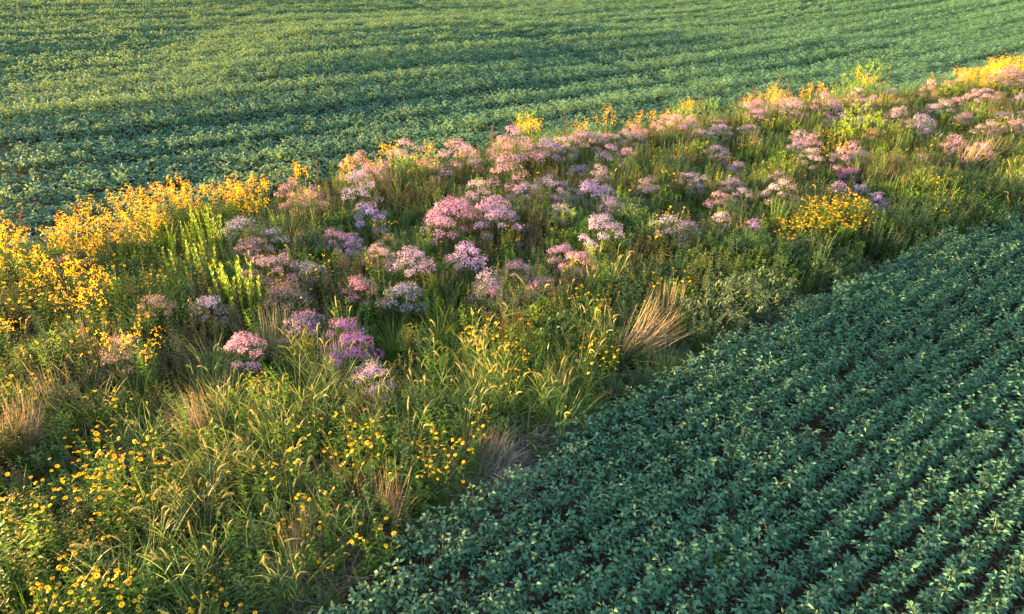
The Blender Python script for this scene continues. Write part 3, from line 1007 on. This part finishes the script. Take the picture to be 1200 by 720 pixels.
for (u, v, sc, wd) in [(350, 480, 1.25, 'bright green fountain of fine grass'), (375, 478, 1.0, 'bright green fountain of fine grass'), (110, 485, 1.15, 'bright green fountain of fine grass'), (85, 490, .9, 'bright green fountain of fine grass'),
                       (512, 395, 1.1, 'soft green grass tuft'), (530, 380, 1.0, 'soft green grass tuft'), (255, 545, .9, 'green grass tuft'), (690, 300, 1.0, 'soft green grass tuft'),
                       (460, 400, .9, 'green grass tuft'), (20, 600, .9, 'green grass tuft')]:
    x, y = at(u, v, .3)
    put(rng.choice(PR['fountain']), 'grass_tuft', 'grass tuft', wd, x, y, .5, sc, .35, 'fine green grass tufts')

for (u, v, sc) in [(625, 385, 1.0), (650, 375, .85), (590, 395, .8)]:
    x, y = at(u, v, .3)
    put(rng.choice(PR['fern']), 'feathery_weed', 'weed', 'bright green feathery weed with arching fronds', x, y, .5, sc, .3, 'feathery weeds')

for (u, v, sc, gr, wd) in [(1008, 152, 1.35, 0, 'broad bright yellow-green bush'), (985, 155, .95, 0, 'bright yellow-green bush'), (1035, 155, .95, 0, 'bright yellow-green bush'), (1018, 98, 1.45, 0, 'tall bright yellow-green bush'),
                           (993, 104, 1.1, 0, 'bright yellow-green bush'), (1078, 148, .9, 0, 'bright yellow-green bush'), (1042, 180, .8, 0, 'bright yellow-green bush'), (868, 350, 1.15, 1, 'pale grey-green bush'),
                           (838, 360, 1.0, 1, 'pale grey-green bush'), (900, 335, 1.0, 1, 'pale grey-green bush'), (830, 130, 1.0, 0, 'bright yellow-green bush'), (860, 130, .9, 0, 'bright yellow-green bush'),
                           (620, 145, 1.0, 0, 'bright yellow-green bush'), (480, 195, .9, 0, 'bright yellow-green bush'), (1110, 108, 1., 0, 'bright yellow-green bush'), (800, 128, .9, 0, 'bright yellow-green bush')]:
    x, y = at(u, v, .7)
    put(rng.choice(PR['greybush' if gr else 'bush']), 'leafy_bush', 'bush', wd, x, y, 1.0, sc, .5, 'leafy bushes in the flower strip')
    taken.append((x - .8 * x / math.hypot(x, y), y - .8 * y / math.hypot(x, y), .5))

DAISY = [(110, 535, 1.1), (128, 545, 1.1), (100, 550, 1.1), (140, 550, 1.05), (165, 535, 1.0), (120, 570, 1.0), (135, 575, .95), (145, 590, 1.0), (95, 615, .8), (35, 450, 1.0), (20, 455, .9), (80, 398, 1.0), (105, 392, 1.1),
         (105, 412, 1.0), (30, 342, 1.1), (42, 356, 1.1), (60, 352, 1.0), (5, 380, 1.0), (8, 430, 1.0), (88, 492, .85), (130, 315, 1.), (225, 455, .75), (305, 437, .85), (290, 440, .8), (90, 700, 1.1), (110, 695, 1.1), (75, 690, 1.), (125, 706, 1.),
         (45, 688, .85), (150, 700, .8), (10, 570, .9), (30, 585, .9), (50, 618, .9), (15, 612, .8), (40, 610, .8), (200, 555, .8), (190, 530, .8), (430, 522, 1.0), (412, 526, .9), (440, 505, .9), (505, 530, .95), (520, 540, .95), (500, 545, .8), (240, 690, .85), (275, 705, .8),
         (245, 650, .7), (385, 625, .7), (600, 405, .9), (565, 480, .8), (480, 370, .75), (485, 375, .7), (720, 325, .8), (770, 325, .9), (800, 322, .9), (680, 330, .8), (735, 310, .8), (850, 320, .8), (722, 400, .8), (640, 345, .8), (690, 395, .8), (760, 345, .8),
         (965, 250, 1.15), (985, 243, 1.15), (945, 255, 1.0), (1000, 240, 1.1), (980, 228, 1.0), (940, 262, .9), (985, 165, 1.2), (965, 160, 1.1), (1175, 78, 1.5), (1190, 80, 1.4), (1160, 80, 1.2), (1100, 240, .8), (550, 270, .8), (510, 272, .8), (575, 275, .7), (890, 290, .8), (830, 290, .8),
         (450, 262, .9), (610, 330, .75), (700, 285, .8), (740, 240, .8), (890, 195, .9), (925, 190, .9), (860, 180, .8), (160, 375, .9), (180, 335, .9)]
for (u, v, sc) in DAISY:
    x, y = at(u, v, .75)
    put(rng.choice(PR['daisy'] if sc > .85 else PR['daisy_low']), 'yellow_daisy', 'yellow flowers', ('bushy yellow daisy' if sc > .85 else 'small yellow daisy'), x, y, .8, sc, .26, 'yellow daisies in the flower strip',
        color=ORA if 930 < u < 1010 else YEL if v < 300 else rng.choice((YEL, ORA, ORA)))


EDGE_ONLY = False


for (u, v, sc) in [(940, 256, 1.0), (955, 250, 1.1), (968, 244, 1.15), (984, 240, 1.15), (1000, 238, 1.1), (972, 256, 1.0), (990, 252, 1.0), (960, 236, 1.0), (925, 260, .9), (1010, 246, .95), (980, 166, 1.0), (992, 170, 1.0), (1168, 76, 1.3), (1184, 74, 1.4), (1198, 74, 1.4)]:
    x, y = at(u, v, .95)
    put(rng.choice(PR['daisy_dense']), 'yellow_daisy', 'yellow flowers', 'densely flowering golden daisy', x, y, .9, sc, .3, 'yellow daisies in the flower strip', color=(1.0, .70, .7) if u < 1100 else YEL)


def fill(n, fn, tries=40):
    """n plants at free spots; fn(s, c, u, v) gives the chance of standing there"""
    done = 0
    for _ in range(n * tries):
        if done >= n: return
        s = U(-2.5, 46); c = U(5, 17.6)
        if EDGE_ONLY:
            s = U(0, 16); c = float(near_edge(s)) + U(.2, .8)
        x, y = to_xy(s, c)
        a = (c - near_edge(s)); b = (far_edge(s) - c)
        if a < .05 or b < .15: continue
        u, v, d = px(x, y, .8)
        if not (-20 < u < 1215 and 5 < v < 735): continue
        if rng.random() > fn(s, c, u, v, a, b): continue
        if yield_spot(s, c, x, y, u, v, a, b): done += 1
    print('filled', done, 'of', n)


def filler(n, protos, kind, cat, word, h, sc, rad, group, fn, tight=.5, colors=None):
    def ok(s, c, x, y, u, v, a, b):
        sca = U(*sc)
        if not free(x, y, rad * sca * tight): return False
        kw = {'color': rng.choice(colors)} if colors else {}
        put(rng.choice(protos), kind, cat, word, x, y, h, sca, rad * tight, group, **kw)
        return True
    global yield_spot
    yield_spot = ok
    fill(n, fn)


bump = lambda u, v, cu, cv, ru, rv: math.exp(-((u - cu) / ru) ** 2 - ((v - cv) / rv) ** 2)
# goldenrod: massed on the far left crest, thinning along the crest
filler(120, PR['gold'], 'goldenrod', 'goldenrod', 'golden-yellow goldenrod', 1.0, (.85, 1.2), .26, 'goldenrod plants in the flower strip',
       lambda s, c, u, v, a, b: min(1, 1.0 * (u < 310) * (b < 2.4) * (1 - .85 * (u > 195) * (b > 1.3)) + .5 * (u < 165) * (b < 4.6) + .12 * (u < 190) * (v < 440) * (v > 240) + .34 * (b < 1.3) * (u > 300) + .22 * (u > 1120) * (b < 2)), .5)
filler(100, PR['daisy'] + PR['daisy_low'] * 2, 'yellow_daisy', 'yellow flowers', 'yellow daisy', .8, (.8, 1.1), .26, 'yellow daisies in the flower strip',
       lambda s, c, u, v, a, b: min(1, .6 * (u < 230) + .25 * (u > 600) * (a > 1) + .7 * (300 < u < 740) * (a < 3) + .1), .5, [YEL, ORA])
for (q, tone) in ((24, PINK), (20, LILAC), (20, PALE)):
    filler(q, PR['aster'], 'aster_clump', 'aster', 'small ' + TONE[tone] + ' aster clump', 1.0, (.65, .9), .42, 'aster clumps in the flower strip',
           lambda s, c, u, v, a, b: .6 * (u > 560) * (a > 3.2) + .9 * (u > 900) * (a > 2.6) + .6 * (b < 1.8) * (u > 330) + .1 * (u > 230) * (a > 3), .4, [tone])
filler(22, PR['aster'], 'faded_aster', 'aster', 'faded tan-brown aster clump', 1.0, (.65, .95), .42, 'faded brown aster clumps',
       lambda s, c, u, v, a, b: .7 * (a > 3.6), .4, [FADED, (0.5, 0.34, 0.26), (0.42, 0.32, 0.17)])
filler(120, PR['fox'], 'foxtail_grass', 'foxtail grass', 'foxtail grass tuft', .8, (.85, 1.15), .22, 'foxtail grass tufts',
       lambda s, c, u, v, a, b: min(1, 1.0 * (a < 3.0) * (u < 720) * (u > 150) + .25 * (u < 420) * (a < 5) + .03), .45)
filler(44, PR['finegrass'], 'grass_tuft', 'grass tuft', 'tall loose crest grass', .8, (.9, 1.15), .3, 'crest grass tufts',
       lambda s, c, u, v, a, b: 1.0 * (b < 1.1) * (u > 200), .4)
filler(30, PR['finegrass'] + PR['fountain'], 'grass_tuft', 'grass tuft', 'loose green grass tuft', .7, (.7, 1.0), .3, 'fine green grass tufts',
       lambda s, c, u, v, a, b: .8 * (u < 450) * (v > 280) + .15, .5)
filler(285, PR['leafy'] + PR['leafy'][3:4] * 2, 'leafy_plant', 'green plant', 'leafy green plant', .9, (.75, 1.15), .26, 'leafy green plants between the flowers',
       lambda s, c, u, v, a, b: .7 if a > 1 else .15, .45)
filler(150, PR['weed'], 'bushy_weed', 'weed', 'dull green bushy weed', .7, (.8, 1.25), .3, 'bushy weeds along the near bank',
       lambda s, c, u, v, a, b: 1.0 * (a < 3.4) * (u > 700) + .08 * (a > 1), .5)
filler(36, PR['dock'], 'dock_plant', 'dock plant', 'rusty brown seed stalk', 1.3, (.85, 1.1), .1, 'rusty seed stalks',
       lambda s, c, u, v, a, b: 1.0 * (b < .9), 1.0)
EDGE_ONLY = True
filler(44, PR['tangle'], 'dead_stem_tangle', 'dead stems', 'grey tangle of dead stems', .3, (.8, 1.2), .2, 'tangles of dead stems along the soil edge',
       lambda s, c, u, v, a, b: 1.0 * (u < 900), .3)
EDGE_ONLY = False
filler(18, PR['dry'], 'dry_grass_clump', 'dry grass', 'thin tan dry grass clump', .6, (.6, .9), .25, 'dry grass clumps in the flower strip',
       lambda s, c, u, v, a, b: .5 * (a < 2) * (u < 800) + .06 * (u > 950) + .05 * (u < 300), .5)
filler(40, PR['greybush'] + PR['bush'], 'leafy_bush', 'bush', 'small leafy bush', .9, (.6, .9), .5, 'leafy bushes in the flower strip',
       lambda s, c, u, v, a, b: .7 * (u > 560) * (a > .8), .5)

filler(90, PR['darkbush'], 'leafy_bush', 'bush', 'dense dark green bush', .8, (.65, 1.0), .5, 'leafy bushes in the flower strip',
       lambda s, c, u, v, a, b: 1.0 * (u > 760) * (a < 3.2) + .12 * (u > 500) * (a > 1), .45)

for (u, v, sc) in [(1042, 350, .55), (690, 610, .4), (955, 405, .4), (1170, 540, .45), (850, 640, .4), (1110, 470, .4), (770, 520, .4)]:
    x, y = at(u, v, .2)
    put(PR['leafy'][3], 'leafy_plant', 'weed', 'small yellow-green weed among the soybean rows', x, y, .9, sc, .2, 'weeds among the soybean rows')

# ------------------------------------------------------------------ labels: each says which one
MARKS = [(755, 385, 'the leaning straw-coloured clump'), (350, 465, 'the fine grass fountain'), (110, 475, 'the grass fountain at far left'), (235, 280, 'the bright green spires'),
         (1010, 145, 'the broad yellow-green bush'), (1018, 92, 'the tall yellow-green bush'), (870, 345, 'the pale grey-green bush'), (1140, 190, 'the golden dry clump'),
         (970, 245, 'the orange-yellow patch'), (1180, 75, 'the yellow patch at top right'), (120, 545, 'the big yellow daisy patch'), (630, 370, 'the feathery weed'),
         (235, 500, 'the tan dry clump at left'), (410, 375, 'the deep purple asters'), (605, 288, 'the peach-lit aster'), (550, 240, 'the double pink aster mound'),
         (320, 305, 'the pink aster by the spires'), (420, 190, 'the pink crest asters'), (706, 262, 'the wide lilac aster'), (510, 535, 'the orange daisies by the foxtails'),
         (30, 345, 'the yellow daisies at left edge'), (110, 700, 'the bottom-left yellow daisies'), (150, 240, 'the golden crest at upper left'), (610, 435, 'the sunlit foxtail patch'),
         (810, 140, 'the bushes on the middle crest'), (300, 640, 'the foxtails at bottom left'), (500, 570, 'the bare soil edge')]
buckets = {}
for (o, cat, word, u, v, group) in PENDING:
    o['category'] = cat
    if group: o['group'] = group
    best = min(MARKS, key=lambda m: (m[0] - u) ** 2 + 2.0 * (m[1] - v) ** 2)
    du, dv = u - best[0], v - best[1]
    if math.hypot(du, dv) < 12: rel = 'in front of' if dv > 0 else 'within'
    elif abs(du) > 1.2 * abs(dv): rel = 'right of' if du > 0 else 'left of'
    else: rel = 'below' if dv > 0 else 'above'
    buckets.setdefault((word, rel, best[2]), []).append((u, v, o))
ORD = {2: ('upper of two', 'lower of two'), 3: ('uppermost of three', 'middle of three', 'lowest of three')}
NTH = ['leftmost', 'second from left', 'third from left', 'fourth from left', 'fifth from left', 'sixth from left', 'seventh from left', 'eighth from left', 'ninth from left', 'tenth from left',
       'eleventh from left', 'twelfth from left', 'thirteenth from left', 'fourteenth from left', 'fifteenth from left', 'sixteenth from left', 'seventeenth from left', 'eighteenth from left']
for (word, rel, mark), li in buckets.items():
    n = len(li)
    li.sort(key=lambda q: q[1] if n < 4 else q[0])
    for i, (u, v, o) in enumerate(li):
        lab = '%s %s %s' % (word, rel, mark)
        if 2 <= n <= 3: lab += ', ' + ORD[n][i]
        elif 4 <= n <= 18: lab += ', ' + NTH[i]
        o['label'] = lab
print('things', len(PENDING), 'objects', len(bpy.data.objects))
